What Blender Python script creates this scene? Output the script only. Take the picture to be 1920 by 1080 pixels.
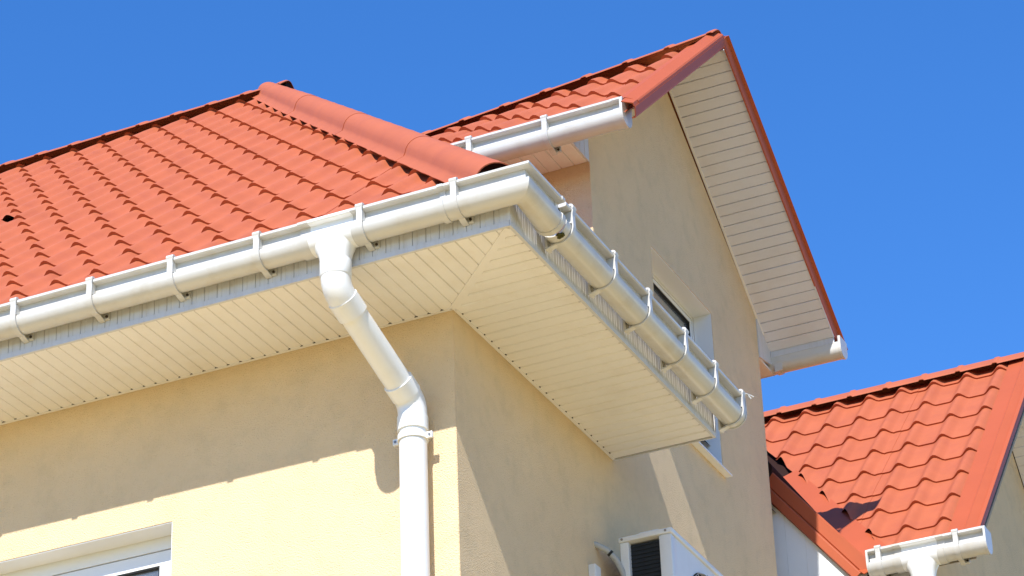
import bpy, bmesh, math, random
from mathutils import Vector, Matrix, Euler
random.seed(7)
scn = bpy.context.scene
for ob in list(bpy.data.objects): bpy.data.objects.remove(ob)
col = scn.collection
H = 6.5                      # height of the soffit of the hipped part above the ground (m)

# ------------------------------------------------------------------ camera
cam_d = bpy.data.cameras.new('camera'); cam = bpy.data.objects.new('camera', cam_d); col.objects.link(cam)
cam.location = (3.9351, -8.2414, -4.9263 + H)
cam.rotation_euler = (2.0726, 0.0334, 0.4401)
cam_d.sensor_width = 36; cam_d.lens = 5365.25 / 1920 * 36
cam_d.clip_start = .1; cam_d.clip_end = 5000
scn.camera = cam
scn.render.resolution_x, scn.render.resolution_y = 1024, 576
# ------------------------------------------------------------------ world, sun, exposure
SUN = Vector((-.12, 1, -1.0)).normalized()          # direction the light travels
el = math.asin(-SUN.z); rotz = math.atan2(-SUN.x, -SUN.y)
w = bpy.data.worlds.new('World'); scn.world = w; w.use_nodes = True
nt = w.node_tree; bg = nt.nodes['Background']
sky = nt.nodes.new('ShaderNodeTexSky'); sky.sky_type = 'NISHITA'; sky.sun_disc = False
sky.sun_elevation = el; sky.sun_rotation = rotz
sky.altitude = 0; sky.air_density = 1.0; sky.dust_density = 0.0; sky.ozone_density = 6.0
hsv = nt.nodes.new('ShaderNodeHueSaturation'); hsv.inputs['Hue'].default_value = .508; hsv.inputs['Saturation'].default_value = 1.22; hsv.inputs['Value'].default_value = 1.04
nt.links.new(sky.outputs[0], hsv.inputs['Color']); nt.links.new(hsv.outputs[0], bg.inputs[0]); bg.inputs[1].default_value = .14
sl = bpy.data.lights.new('sun', 'SUN'); sl.energy = 4.0; sl.angle = math.radians(.5); sl.color = (1, .975, .94)
so = bpy.data.objects.new('sun', sl); col.objects.link(so); so.location = (2, -10, 30)
so.rotation_euler = SUN.to_track_quat('-Z', 'Y').to_euler()
scn.view_settings.view_transform = 'Standard'; scn.view_settings.look = 'None'
scn.view_settings.gamma = 1; scn.view_settings.exposure = .75

# ------------------------------------------------------------------ materials
def mat(name, rgb, rough=.6, spec=.4, var=.08, vscale=3., bump=0., bscale=60., stain=None, stain_amt=0., sscale=4., metal=0, coat=0, streak=False):
    m = bpy.data.materials.new(name); m.use_nodes = True; t = m.node_tree; N = t.nodes; L = t.links
    b = N['Principled BSDF']; b.inputs['Roughness'].default_value = rough
    b.inputs['Specular IOR Level'].default_value = spec; b.inputs['Metallic'].default_value = metal
    b.inputs['Coat Weight'].default_value = coat
    tc = N.new('ShaderNodeTexCoord'); geo = N.new('ShaderNodeNewGeometry')
    src = geo.outputs['Position']
    nz = N.new('ShaderNodeTexNoise'); nz.inputs['Scale'].default_value = vscale; nz.inputs['Detail'].default_value = 6
    L.new(src, nz.inputs['Vector'])
    mr = N.new('ShaderNodeMapRange'); mr.inputs[1].default_value = .3; mr.inputs[2].default_value = .7
    mr.inputs[3].default_value = 1 - var; mr.inputs[4].default_value = 1 + var * .6
    L.new(nz.outputs[0], mr.inputs[0])
    mx = N.new('ShaderNodeMix'); mx.data_type = 'RGBA'; mx.blend_type = 'MULTIPLY'; mx.inputs[0].default_value = 1
    mx.inputs[6].default_value = (*rgb, 1); L.new(mr.outputs[0], mx.inputs[7]); out = mx.outputs[2]
    if stain:
        n2 = N.new('ShaderNodeTexNoise'); n2.inputs['Scale'].default_value = sscale; n2.inputs['Detail'].default_value = 8; n2.inputs['Roughness'].default_value = .65
        if streak:
            mp = N.new('ShaderNodeMapping'); mp.inputs['Scale'].default_value = streak; L.new(src, mp.inputs[0]); L.new(mp.outputs[0], n2.inputs['Vector'])
        else: L.new(src, n2.inputs['Vector'])
        r2 = N.new('ShaderNodeMapRange'); r2.inputs[1].default_value = .48; r2.inputs[2].default_value = .75; r2.inputs[4].default_value = stain_amt
        L.new(n2.outputs[0], r2.inputs[0])
        m2 = N.new('ShaderNodeMix'); m2.data_type = 'RGBA'; L.new(r2.outputs[0], m2.inputs[0]); L.new(out, m2.inputs[6]); m2.inputs[7].default_value = (*stain, 1)
        out = m2.outputs[2]
    L.new(out, b.inputs['Base Color'])
    if bump:
        n3 = N.new('ShaderNodeTexNoise'); n3.inputs['Scale'].default_value = bscale; n3.inputs['Detail'].default_value = 3
        L.new(src, n3.inputs['Vector'])
        bp = N.new('ShaderNodeBump'); bp.inputs['Strength'].default_value = 1; bp.inputs['Distance'].default_value = bump
        L.new(n3.outputs[0], bp.inputs['Height']); L.new(bp.outputs[0], b.inputs['Normal'])
    return m
M = {}
M['stucco'] = mat('cream_stucco', (.80, .60, .365), .95, .1, .05, 1.5, .007, 170, (.45, .36, .22), .25, 9)
M['tile'] = mat('orange_coated_steel', (.445, .118, .050), .55, .18, .07, 6, .0006, 220, (.30, .07, .045), .35, 5)
M['cap'] = mat('orange_cap_steel', (.455, .122, .053), .55, .18, .05, 5, .0008, 60, (.32, .08, .05), .3, 7)
M['barge'] = mat('orange_trim_steel', (.42, .092, .034), .5, .22, .05, 4)
M['deck'] = mat('dark_roof_underlay', (.03, .014, .011), .9, .1)
M['pvc'] = mat('white_gutter_plastic', (.60, .585, .545), .24, .5, .03, 4, 0, 60, (.45, .36, .22), .45, 7)
M['pipe'] = mat('white_pipe_plastic', (.82, .82, .80), .33, .5, .02, 4, 0, 60, (.60, .56, .46), .22, 9)
M['soffit'] = mat('white_soffit_plastic', (.82, .80, .78), .5, .35, .04, 2.5, 0, 60, (.55, .45, .30), .2, 7)
M['fascia'] = mat('white_fascia_plastic', (.62, .62, .63), .45, .4, .04, 3, 0, 60, (.42, .36, .30), .3, 6, streak=(9, 9, .7))
M['groove'] = mat('dusty_groove', (.42, .34, .24), .9, .1)
M['verge'] = mat('grey_white_verge_plastic', (.68, .68, .74), .5, .35, .04, 2.5, 0, 60, (.5, .42, .36), .2, 7)
M['pale_groove'] = mat('pale_groove', (.52, .49, .47), .8, .2)
M['frame'] = mat('white_window_plastic', (.80, .80, .79), .35, .5, .02)
M['gasket'] = mat('black_rubber', (.02, .02, .02), .6, .3)
M['white_panel'] = mat('white_wall_panel', (.80, .80, .78), .5, .35, .03, 2)
M['screw'] = mat('steel_screw', (.28, .26, .25), .4, .5, .1, 30, metal=.6)
M['rust'] = mat('dark_bolt', (.05, .035, .025), .7, .3)
M['ac'] = mat('white_unit_paint', (.74, .75, .75), .4, .45, .03, 6, 0, 60, (.5, .45, .38), .2, 8)
M['coil'] = mat('dark_coil_fins', (.018, .022, .028), .6, .3, .2, 20)
M['grille'] = mat('grey_wire', (.45, .42, .40), .5, .4)
M['lag'] = mat('grey_pipe_wrap', (.42, .42, .40), .7, .3, .1, 12)
M['moss'] = mat('green_brown_moss', (.09, .08, .025), .95, .1, .4, 60, .01, 90)
M['grass'] = mat('dry_grass', (.11, .11, .05), .95, .1, .4, .8, .02, 20, (.20, .16, .08), .6, .5)
M['ground'] = mat('pale_bounce_paving', (.64, .47, .205), .9, .2, .15, .6, .004, 12, (.36, .27, .14), .4, .35)  # warm tone set for its bounce onto soffits and shaded walls
M['curtain'] = mat('white_curtain', (.70, .70, .72), .9, .1, .05)
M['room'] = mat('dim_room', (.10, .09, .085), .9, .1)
g = bpy.data.materials.new('window_glass'); g.use_nodes = True
gb = g.node_tree.nodes['Principled BSDF']; gb.inputs['Base Color'].default_value = (.75, .8, .85, 1); gb.inputs['Roughness'].default_value = .02
gb.inputs['Transmission Weight'].default_value = .9; gb.inputs['IOR'].default_value = 1.05; gb.inputs['Specular IOR Level'].default_value = .9
gb.inputs['Coat Weight'].default_value = 1; gb.inputs['Coat Roughness'].default_value = .02; gb.inputs['Coat IOR'].default_value = 1.6
M['glass'] = g

# ------------------------------------------------------------------ helpers
ORG = {}
def link(o, origin, parent):
    col.objects.link(o)
    ORG[o.name] = Vector(origin)
    if parent: o.parent = parent; o.location = Vector(origin) - ORG[parent.name]
    else: o.location = origin
    return o
def thing(name, label, cat, base, group=None):
    o = bpy.data.objects.new(name, None); o.empty_display_size = .2
    link(o, Vector(base), None); o['label'] = label; o['category'] = cat
    if group: o['group'] = group
    return o
def tag(o, label, cat, group=None):
    o['label'] = label; o['category'] = cat
    if group: o['group'] = group
    return o
def mesh_obj(name, bm, m, parent=None, smooth=False, angle=40):
    """bm is in site coordinates (soffit at z=0); recentred on its own box"""
    if not len(bm.verts): bm.free(); return None
    lo = Vector((min(v.co[i] for v in bm.verts) for i in range(3))); hi = Vector((max(v.co[i] for v in bm.verts) for i in range(3)))
    c = (lo + hi) / 2; c.z = lo.z if parent is None else c.z
    for v in bm.verts: v.co -= c
    me = bpy.data.meshes.new(name); bm.to_mesh(me); bm.free()
    for mm in (m if isinstance(m, (list, tuple)) else [m]): me.materials.append(mm)
    if smooth:
        me.polygons.foreach_set('use_smooth', [True] * len(me.polygons))
        me.set_sharp_from_angle(angle=math.radians(angle))
    o = bpy.data.objects.new(name, me)
    return link(o, c + Vector((0, 0, H)), parent)
def B(): return bmesh.new()
def poly(bm, pts, faces):
    vs = [bm.verts.new(p) for p in pts]
    for f in faces:
        try: bm.faces.new([vs[i] for i in f])
        except ValueError: pass
    return vs
def box(bm, x0, x1, y0, y1, z0, z1, bev=0):
    x0, x1 = min(x0, x1), max(x0, x1); y0, y1 = min(y0, y1), max(y0, y1); z0, z1 = min(z0, z1), max(z0, z1)
    vs = poly(bm, [(x0,y0,z0),(x1,y0,z0),(x1,y1,z0),(x0,y1,z0),(x0,y0,z1),(x1,y0,z1),(x1,y1,z1),(x0,y1,z1)],
         [(0,3,2,1),(4,5,6,7),(0,1,5,4),(1,2,6,5),(2,3,7,6),(3,0,4,7)])
    if bev:
        es = list({e for v in vs for e in v.link_edges})
        bmesh.ops.bevel(bm, geom=es, offset=bev, segments=2, affect='EDGES', profile=.6)
def prism(bm, pts2, f, t0, t1):
    """extrude polygon pts2 (a,b) mapped by f(a,b,t) from t0 to t1"""
    n = len(pts2)
    poly(bm, [f(a, b, t0) for a, b in pts2] + [f(a, b, t1) for a, b in pts2],
         [tuple(range(n))[::-1], tuple(range(n, 2*n))] + [(i, (i+1) % n, n + (i+1) % n, n + i) for i in range(n)])
    bmesh.ops.recalc_face_normals(bm, faces=bm.faces[:])
def strip(bm, prof, f, t0, t1, closed=False, e0=None, e1=None, seg=1):
    """sweep a profile list (a,b) along t; e0/e1 may give t per profile point"""
    n = len(prof); rows = []
    for k in range(seg + 1):
        u = k / seg
        rows.append([bm.verts.new(f(a, b, (e0(a, b) if e0 else t0) * (1 - u) + (e1(a, b) if e1 else t1) * u)) for a, b in prof])
    for k in range(seg):
        for i in range(n if closed else n - 1):
            j = (i + 1) % n
            bm.faces.new((rows[k][i], rows[k][j], rows[k+1][j], rows[k+1][i]))
    if closed:
        bm.faces.new(rows[0][::-1]); bm.faces.new(rows[-1])
    bmesh.ops.recalc_face_normals(bm, faces=bm.faces[:])
def tube(bm, pts, r, n=20, caps=True, radii=None):
    pts = [Vector(p) for p in pts]; rings = []
    prev = None
    for i, p in enumerate(pts):
        if i == 0: d = pts[1] - p
        elif i == len(pts) - 1: d = p - pts[i-1]
        else: d = ((pts[i+1] - p).normalized() + (p - pts[i-1]).normalized())
        d.normalize()
        if prev is None:
            a = d.cross(Vector((1, 0, 0)) if abs(d.x) < .9 else Vector((0, 1, 0))).normalized()
        else: a = (prev - d * prev.dot(d)).normalized()
        prev = a; b = d.cross(a)
        k = 1.
        if 0 < i < len(pts) - 1: k = 1.
        rr = (radii[i] if radii else r) * k
        rings.append([bm.verts.new(p + (a * math.cos(t) + b * math.sin(t)) * rr) for t in [2 * math.pi * j / n for j in range(n)]])
    for q, s in zip(rings, rings[1:]):
        for j in range(n): bm.faces.new((q[j], q[(j+1) % n], s[(j+1) % n], s[j]))
    if caps: bm.faces.new(rings[0][::-1]); bm.faces.new(rings[-1])
    bmesh.ops.recalc_face_normals(bm, faces=bm.faces[:])
def lathe(bm, prof, c, n=24, sx=1., sy=1.):
    rows = [[bm.verts.new((c[0] + r * math.cos(t), c[1] + (ry if ry else r) * math.sin(t), z)) for t in [2*math.pi*j/n for j in range(n)]] for (r, ry, z) in prof]
    for q, s in zip(rows, rows[1:]):
        for j in range(n): bm.faces.new((q[j], q[(j+1) % n], s[(j+1) % n], s[j]))
    bmesh.ops.recalc_face_normals(bm, faces=bm.faces[:])
def sheet(name, outer, holes, f, thick, m, parent):
    """flat wall polygon (a,b) with holes mapped by f, made solid inwards"""
    bm = B(); es = []
    for loop in [outer] + holes:
        vs = [bm.verts.new(f(a, b)) for a, b in loop]
        es += [bm.edges.new((vs[i], vs[(i+1) % len(vs)])) for i in range(len(vs))]
    bmesh.ops.triangle_fill(bm, use_beauty=True, use_dissolve=False, edges=es)
    nrm = Vector(f(1, 0)) - Vector(f(0, 0)); nrm = nrm.cross(Vector(f(0, 1)) - Vector(f(0, 0)))
    for fc in bm.faces:
        fc.normal_update()
        if fc.normal.dot(nrm) < 0: fc.normal_flip()
    o = mesh_obj(name, bm, m, parent)
    md = o.modifiers.new('thickness', 'SOLIDIFY'); md.thickness = thick; md.offset = -1
    return o

# ------------------------------------------------------------------ ground
bm = B(); poly(bm, [(-400,-400,-H),(400,-400,-H),(400,400,-H),(-400,400,-H)], [(0,1,2,3)])
gd = mesh_obj('ground', bm, M['grass']); gd['kind'] = 'structure'  # unseen outer ground, kept dark to weaken bounce on the side walls
bm = B(); box(bm, -14, 13, -16, 9, -H - .1, -H + .004); yd = mesh_obj('bounce_yard', bm, M['ground']); yd['kind'] = 'structure'  # unseen pale sheet added and sized for its bounce light

# ------------------------------------------------------------------ dimensions read from the photograph
O, O2, LE = .4537, .4414, 1.455          # overhangs in front and at the side, end of the side eave
RW, PITCH = 4.1632, .7354                # plan depth eave->ridge, front pitch
HE = .112                                # height of the tile base plane at the front eave
S0, X0, WV, ST = .6717, -1.9343, .185, .3042
XE = -2.89                               # ridge end
YR = -O + RW; ZR = HE + RW * math.tan(PITCH)
XL = -6.2                                # left end of what is built
UY0, UY1 = 1.38, 3.39                    # gable part: front and rear wall
UX = -2.0
house = thing('house', 'cream rendered house with orange hipped roof and narrow side gable', 'house', (-1.5, 2.5, 0))

# ------------------------------------------------------------------ walls
FW = (-2.62, -1.165, -2.05, -.581)       # front window x0,x1,z0,z1
fmap = lambda a, b: (a, 0, b)
sheet('wall', [(XL, -H), (-.002, -H), (-.002, .09), (XL, .09)], [[(FW[0], FW[2]), (FW[1], FW[2]), (FW[1], FW[3]), (FW[0], FW[3])]], fmap, .25, M['stucco'], house)
GW = (2.04, 2.762, .462, 1.288)          # gable window y0,y1,z0,z1
rmap = lambda a, b: (0, a, b)
ZS = lambda y: 2.284 - .757 * (y - 2.434)  # soffit of the rear slope
RF = lambda y: 2.395 - (2.265 - y) * .876 - .085
sheet('wall', [(.002, -H), (UY1, -H), (UY1, ZS(UY1) + .004), (2.30, min(ZS(2.30), RF(2.30))), (UY0, RF(UY0)), (UY0, .3), (.002, .09)],
      [[(GW[0], GW[2]), (GW[1], GW[2]), (GW[1], GW[3]), (GW[0], GW[3])]], rmap, .22, M['stucco'], house)
sheet('wall', [(UX, -.3), (-.003, -.3), (-.003, 1.45), (UX, 1.45)], [], lambda a, b: (a, UY0 + .002, b), .1, M['stucco'], house)
sheet('wall', [(.003, -H), (2.4, -H), (2.4, 1.5), (.003, 1.5)], [], lambda a, b: (-a, UY1 - .002, b), .1, M['stucco'], house)

# ------------------------------------------------------------------ windows
def window(parent, f, a0, a1, z0, z1, depth, mull=None, sill=None, curtain=True, fw=.055, s=.055):
    """f(a,z,d): d metres behind the wall face"""
    wn = B()
    def bar(bm, p0, p1, q0, q1, d0, d1): prism(bm, [(p0, q0), (p1, q0), (p1, q1), (p0, q1)], lambda a, b, t: f(a, b, t), d0, d1)
    bar(wn, a0, a1, z1 - fw, z1, depth, depth + .07); bar(wn, a0, a1, z0, z0 + fw, depth, depth + .07)
    bar(wn, a0, a0 + fw, z0 + fw, z1 - fw, depth + .001, depth + .069); bar(wn, a1 - fw, a1, z0 + fw, z1 - fw, depth + .001, depth + .069)
    if mull: bar(wn, mull - .03, mull + .03, z0 + fw, z1 - fw, depth + .002, depth + .068)
    win = mesh_obj('window', wn, M['frame'], parent)
    cells = [(a0 + fw, mull - .03), (mull + .03, a1 - fw)] if mull else [(a0 + fw, a1 - fw)]
    for (c0, c1) in cells:
        c0 += .004; c1 -= .004; b0, b1 = z0 + fw + .004, z1 - fw - .004
        sb = B()
        bar(sb, c0, c1, b1 - s, b1, depth + .003, depth + .060); bar(sb, c0, c1, b0, b0 + s, depth + .003, depth + .060)
        bar(sb, c0, c0 + s, b0 + s, b1 - s, depth + .004, depth + .059); bar(sb, c1 - s, c1, b0 + s, b1 - s, depth + .004, depth + .059)
        mesh_obj('sash', sb, M['frame'], win)
        gk = B(); q = .006
        bar(gk, c0 + s, c1 - s, b1 - s - q, b1 - s, depth + .006, depth + .03); bar(gk, c0 + s, c0 + s + q, b0 + s, b1 - s - q, depth + .006, depth + .03)
        bar(gk, c1 - s - q, c1 - s, b0 + s, b1 - s - q, depth + .006, depth + .03); bar(gk, c0 + s, c1 - s, b0 + s, b0 + s + q, depth + .006, depth + .03)
        mesh_obj('gasket', gk, M['gasket'], win)
        pb = B(); bar(pb, c0 + s, c1 - s, b0 + s, b1 - s, depth + .018, depth + .022); mesh_obj('pane', pb, M['glass'], win)
        if curtain:
            cb = B(); n = 60; prof = []
            for k in range(n + 1):
                u = k / n; prof.append((c0 + (c1 - c0) * u, depth + .16 + .02 * math.sin(u * 42) + .008 * math.sin(u * 97)))
            strip(cb, prof, lambda a, b, t: f(a, t, b), z0, z1, seg=1); mesh_obj('curtain', cb, M['curtain'], win, True)
    ln_ = B(); q = .004
    bar(ln_, a0 + q, a1 - q, z1 - q, z1 - .0005, .003, depth - .001); bar(ln_, a0 + .0005, a0 + q, z0, z1 - .0005, .003, depth - .001); bar(ln_, a1 - q, a1 - .0005, z0, z1 - .0005, .003, depth - .001)
    mesh_obj('reveal_liner', ln_, M['frame'], win)
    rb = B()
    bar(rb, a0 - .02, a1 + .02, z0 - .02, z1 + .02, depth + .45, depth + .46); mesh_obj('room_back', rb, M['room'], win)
    if sill:
        s_ = B(); prism(s_, [(-.035, z0 - .004), (-.035, z0 + .004), (depth, z0 + .014), (depth, z0 + .006)], lambda d, z, t: f(t, z, d), a0 - .03, a1 + .02)
        mesh_obj('sill', s_, M['frame'], win)
    return win
window(house, lambda a, z, d: (a, d, z), *FW, .10, mull=-1.78, sill=True)
window(house, lambda a, z, d: (-d, a, z), *GW, .09, sill=True, fw=.018, s=.018, curtain=False)

# ------------------------------------------------------------------ soffit of the hipped part
def board(parent, name, plan, f, inset, thick, m, notch=0):
    """plank seen from below: plan polygon (a,b); visible face inset to leave a chamfered joint"""
    c = (sum(p[0] for p in plan) / len(plan), sum(p[1] for p in plan) / len(plan))
    return None
def soffit_boards(parent, f, a0, a1, pitch, bfun0, bfun1, m, gap=.0008, name='board', jit=.0005, c=.0022):
    n = int(round((a1 - a0) / pitch)); out = []
    for k in range(n):
        u0, u1 = a0 + k * pitch + gap, a0 + (k + 1) * pitch - gap
        lo0, lo1, hi0, hi1 = bfun0(u0), bfun0(u1), bfun1(u0), bfun1(u1)
        if hi0 - lo0 < .012 and hi1 - lo1 < .012: continue
        hi0 = max(hi0, lo0 + .001); hi1 = max(hi1, lo1 + .001)
        bm = B(); dz = random.uniform(-jit, jit)
        # lower face, upper (wider) face
        P = [f(u0 + c, lo0, dz), f(u1 - c, lo1, dz), f(u1 - c, hi1, dz), f(u0 + c, hi0, dz),
             f(u0, lo0, .004), f(u1, lo1, .004), f(u1, hi1, .004), f(u0, hi0, .004),
             f(u0, lo0, .010), f(u1, lo1, .010), f(u1, hi1, .010), f(u0, hi0, .010)]
        poly(bm, P, [(0,1,2,3),(11,10,9,8)] + [(i, 4+i, 4+(i+1) % 4, (i+1) % 4) for i in range(4)] + [(4+i, 8+i, 8+(i+1) % 4, 4+(i+1) % 4) for i in range(4)])
        bmesh.ops.recalc_face_normals(bm, faces=bm.faces[:])
        out.append(mesh_obj(name, bm, m, parent))
    return out
sb = B(); box(sb, XL, O2 - .012, -O + .012, .02, .0105, .03); box(sb, -.02, O2 - .012, .02, LE - .004, .0105, .03)
sof = mesh_obj('soffit', sb, M['groove'], house)
mit = lambda x: -x * O / O2
soffit_boards(sof, lambda a, b, t: (a, b, t), .4344 - 64 * .0525, .4344, .0525, lambda x: -O + .008, lambda x: -.004 if x <= .016 else mit(x) - .016, M['soffit'])
soffit_boards(sof, lambda a, b, t: (b, a, t), -.438, LE - .004, (LE + .434) / 31, lambda y: .004 if y >= -.016 else -y * O2 / O + .016, lambda y: O2 - .008, M['soffit'], gap=.0022, c=.004)
bm = B(); box(bm, XL, -2.93, -O + .008, -.004, 0, .010); mesh_obj('soffit_panel', bm, M['soffit'], sof)
bm = B(); prism(bm, [(-.010, -.014), (.014, .010), (O2 - .004, -O + .022), (O2 - .022, -O + .004)], lambda a, b, t: (a, b, t), -.003, .0095)
mesh_obj('mitre_strip', bm, M['soffit'], sof)
# edge beads against the wall
bm = B(); prism(bm, [(-.012, -.003), (0, -.003), (0, .004), (-.012, .004)], lambda a, b, t: (t, a - .001, b), XL, -.0)
mesh_obj('wall_trim', bm, M['soffit'], sof)
bm = B(); prism(bm, [(.001, -.003), (.013, -.003), (.013, .004), (.001, .004)], lambda a, b, t: (a, t, b), 0.0, LE - .002)
mesh_obj('wall_trim', bm, M['soffit'], sof)
jg = B(); rj = random.Random(5)
for k in range(56):
    x = .4344 - (k + 9) * .0525; box(jg, x - rj.uniform(.003, .008), x + rj.uniform(.003, .007), -.0165, -.0135, -.0012, .003)
for k in range(8, 31):
    y = -.438 + k * (LE + .434) / 31; box(jg, .0135, .0165, y - rj.uniform(.002, .006), y + rj.uniform(.002, .005), -.0012, .003)
o = mesh_obj('joint_gap', jg, M['rust'], sof); o['kind'] = 'stuff'
# ------------------------------------------------------------------ fascia of the hipped part
fb = B(); box(fb, XL, O2 - .004, -O + .004, -O + .02, .002, .150); box(fb, O2 - .02, O2 - .004, -O + .021, LE - .006, .002, .150)
fas = mesh_obj('fascia', fb, M['pale_groove'], house)
def fascia_boards(parent, f, a0, a1, z0, z1, pitch, m):
    n = int(round((a1 - a0) / pitch))
    for k in range(n):
        u0, u1 = a0 + k * pitch + .0006, a0 + (k + 1) * pitch - .0006; bm = B()
        r = u0 + (u1 - u0) * .38
        prof = [(u0, .0055), (u0 + .002, .0075), (r - .003, .0075), (r - .001, .0060), (r + .001, .0060), (r + .003, .0075), (u1 - .002, .0075), (u1, .0055), (u1, 0), (u0, 0)]
        prism(bm, prof, f, z0, z1); mesh_obj('board', bm, m, parent)
fascia_boards(fas, lambda a, d, z: (a, -O + .004 - d, z), O2 - .006 - 64 * .0525, O2 - .006, .012, .165, .0525, M['fascia'])
fascia_boards(fas, lambda a, d, z: (O2 - .004 + d, a, z), -O + .006, LE - .006, .012, .165, .0472, M['fascia'])
bm = B(); box(bm, XL, -2.93, -O - .0035, -O + .003, .012, .122); mesh_obj('fascia_panel', bm, M['fascia'], fas)
# corner trims along the lower edge
bm = B(); prism(bm, [(-O - .0055, -.004), (-O + .007, -.004), (-O + .007, -.001), (-O - .0025, -.001), (-O - .0025, .016), (-O - .0055, .016)], lambda a, b, t: (t, a, b), XL, O2 + .0005)
mesh_obj('corner_trim', bm, M['fascia'], fas)
bm = B(); prism(bm, [(O2 + .0055, -.0045), (O2 - .007, -.0045), (O2 - .007, -.0015), (O2 + .0025, -.0015), (O2 + .0025, .016), (O2 + .0055, .016)], lambda a, b, t: (a, t, b), -O - .006, LE)
mesh_obj('corner_trim', bm, M['fascia'], fas)
bm = B(); prism(bm, [(O2 - .012, -O - .0065), (O2 + .0065, -O - .0065), (O2 + .0065, -O + .012), (O2 + .0035, -O + .012), (O2 + .0035, -O - .0035), (O2 - .012, -O - .0035)], lambda a, b, t: (a, b, t), .0165, .164)
mesh_obj('corner_trim', bm, M['fascia'], fas)
# closing panel at the end of the side eave
bm = B(); prism(bm, [(.0, -.003), (O2 + .005, -.003), (O2 + .005, .13), (.0, .60)], lambda a, b, t: (a, t, b), LE + .001, LE + .008)
mesh_obj('eave_end_panel', bm, M['fascia'], house)

# ------------------------------------------------------------------ pressed metal tiles
HMP, STEP = .036, .0100
def tprof(u):      # wave profile over one module, u in 0..1, crest at .5
    d = abs(u - .5)
    if d > .305: return 0.
    return .5 * (1 + math.cos(math.pi * d / .305))
NT = 14
def tile_bm(length=ST, seam=False, mp=None, w=WV):
    """tile in local coords: x across (crest at 0), y up the slope from the front edge, z normal"""
    bm = B(); rows = []
    ss = [(0., 'lip'), (0.0015, 0), (.012, .1), (length * .5, .5), (length + .012, 1)]
    for s, k in ss:
        r = []
        for i in range(NT + 1):
            u = i / NT; x = (u - .5) * w; h = HMP * tprof(u)
            lift = .0022 if (seam and u > .80) else 0
            if k == 'lip': z = h * .77 - .004; y = s + .006
            else:
                kk = k; z = h * (1 - .23 * kk) + STEP * (1 - kk) - (.0015 if k == 0 else 0) + .0015 * math.sin(math.pi * kk) + lift; y = s
            r.append(bm.verts.new((x, y, z)))
        rows.append(r)
    for q, t in zip(rows, rows[1:]):
        for i in range(NT): bm.faces.new((q[i], q[i+1], t[i+1], t[i]))
    if seam:
        vs = [bm.verts.new(r[-1].co + Vector((.0005, 0, -.006))) for r in rows]
        for a in range(len(rows) - 1): bm.faces.new((rows[a][-1], vs[a], vs[a+1], rows[a+1][-1]))
    return bm
def tile_mesh(seam):
    bm = tile_bm(seam=seam); me = bpy.data.meshes.new('tile'); bm.to_mesh(me); bm.free(); me.materials.append(M['tile'])
    me.polygons.foreach_set('use_smooth', [True] * len(me.polygons)); me.set_sharp_from_angle(angle=math.radians(38)); return me
TM = {False: tile_mesh(False), True: tile_mesh(True)}
def tile_object(parent, origin, pitch, seam):
    o = bpy.data.objects.new('tile', TM[seam]); link(o, Vector(origin) + Vector((0, 0, H)), parent); o.rotation_euler = (pitch, 0, 0); return o
def tile_world(bmd, origin, pitch, length=ST, seam=False):
    bm = tile_bm(length, seam); bm.transform(Matrix.Translation(origin) @ Matrix.Rotation(pitch, 4, 'X')); return bm
def cut(bm, planes):
    for co, no in planes:      # removes what lies on the side the normal points to
        bmesh.ops.bisect_plane(bm, geom=bm.verts[:] + bm.edges[:] + bm.faces[:], plane_co=co, plane_no=no, clear_outer=True)
def merge(dst, src):
    me = bpy.data.meshes.new('tmp'); src.to_mesh(me); src.free(); dst.from_mesh(me); bpy.data.meshes.remove(me)

cp, sp = math.cos(PITCH), math.sin(PITCH)
# roof body: dark deck under the tiles, all planes
RP = lambda x: HE - .02 + (O2 - x) * (ZR - HE) / (O2 - XE)
bm = B()
dz = -.028
poly(bm, [(XL, -O - .02, HE + dz), (O2, -O - .02, HE + dz), (XE, YR, ZR + dz), (XL, YR, ZR + dz)], [(0,1,2,3)])
poly(bm, [(O2, -O - .02, HE + dz), (O2, LE, HE + dz), (-.05, LE, RP(-.05) + dz), (-.05, 2*YR, RP(-.05) + dz), (XE, YR, ZR + dz)], [(0,1,2,3,4)])
poly(bm, [(XL, YR, ZR + dz), (XE, YR, ZR + dz), (0, 2*YR, HE), (XL, 2*YR, HE)], [(0,1,2,3)])
roof = mesh_obj('roof', bm, M['deck'], house)
hipdir = Vector((XE - O2, RW, 0)).normalized(); hipn = Vector((hipdir.y, -hipdir.x, 0))   # points to the side eave
if hipn.x < 0: hipn = -hipn
hipco = Vector((O2 - .01, -O, 0)) - hipn * .012
rest = B(); count = 0
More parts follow.
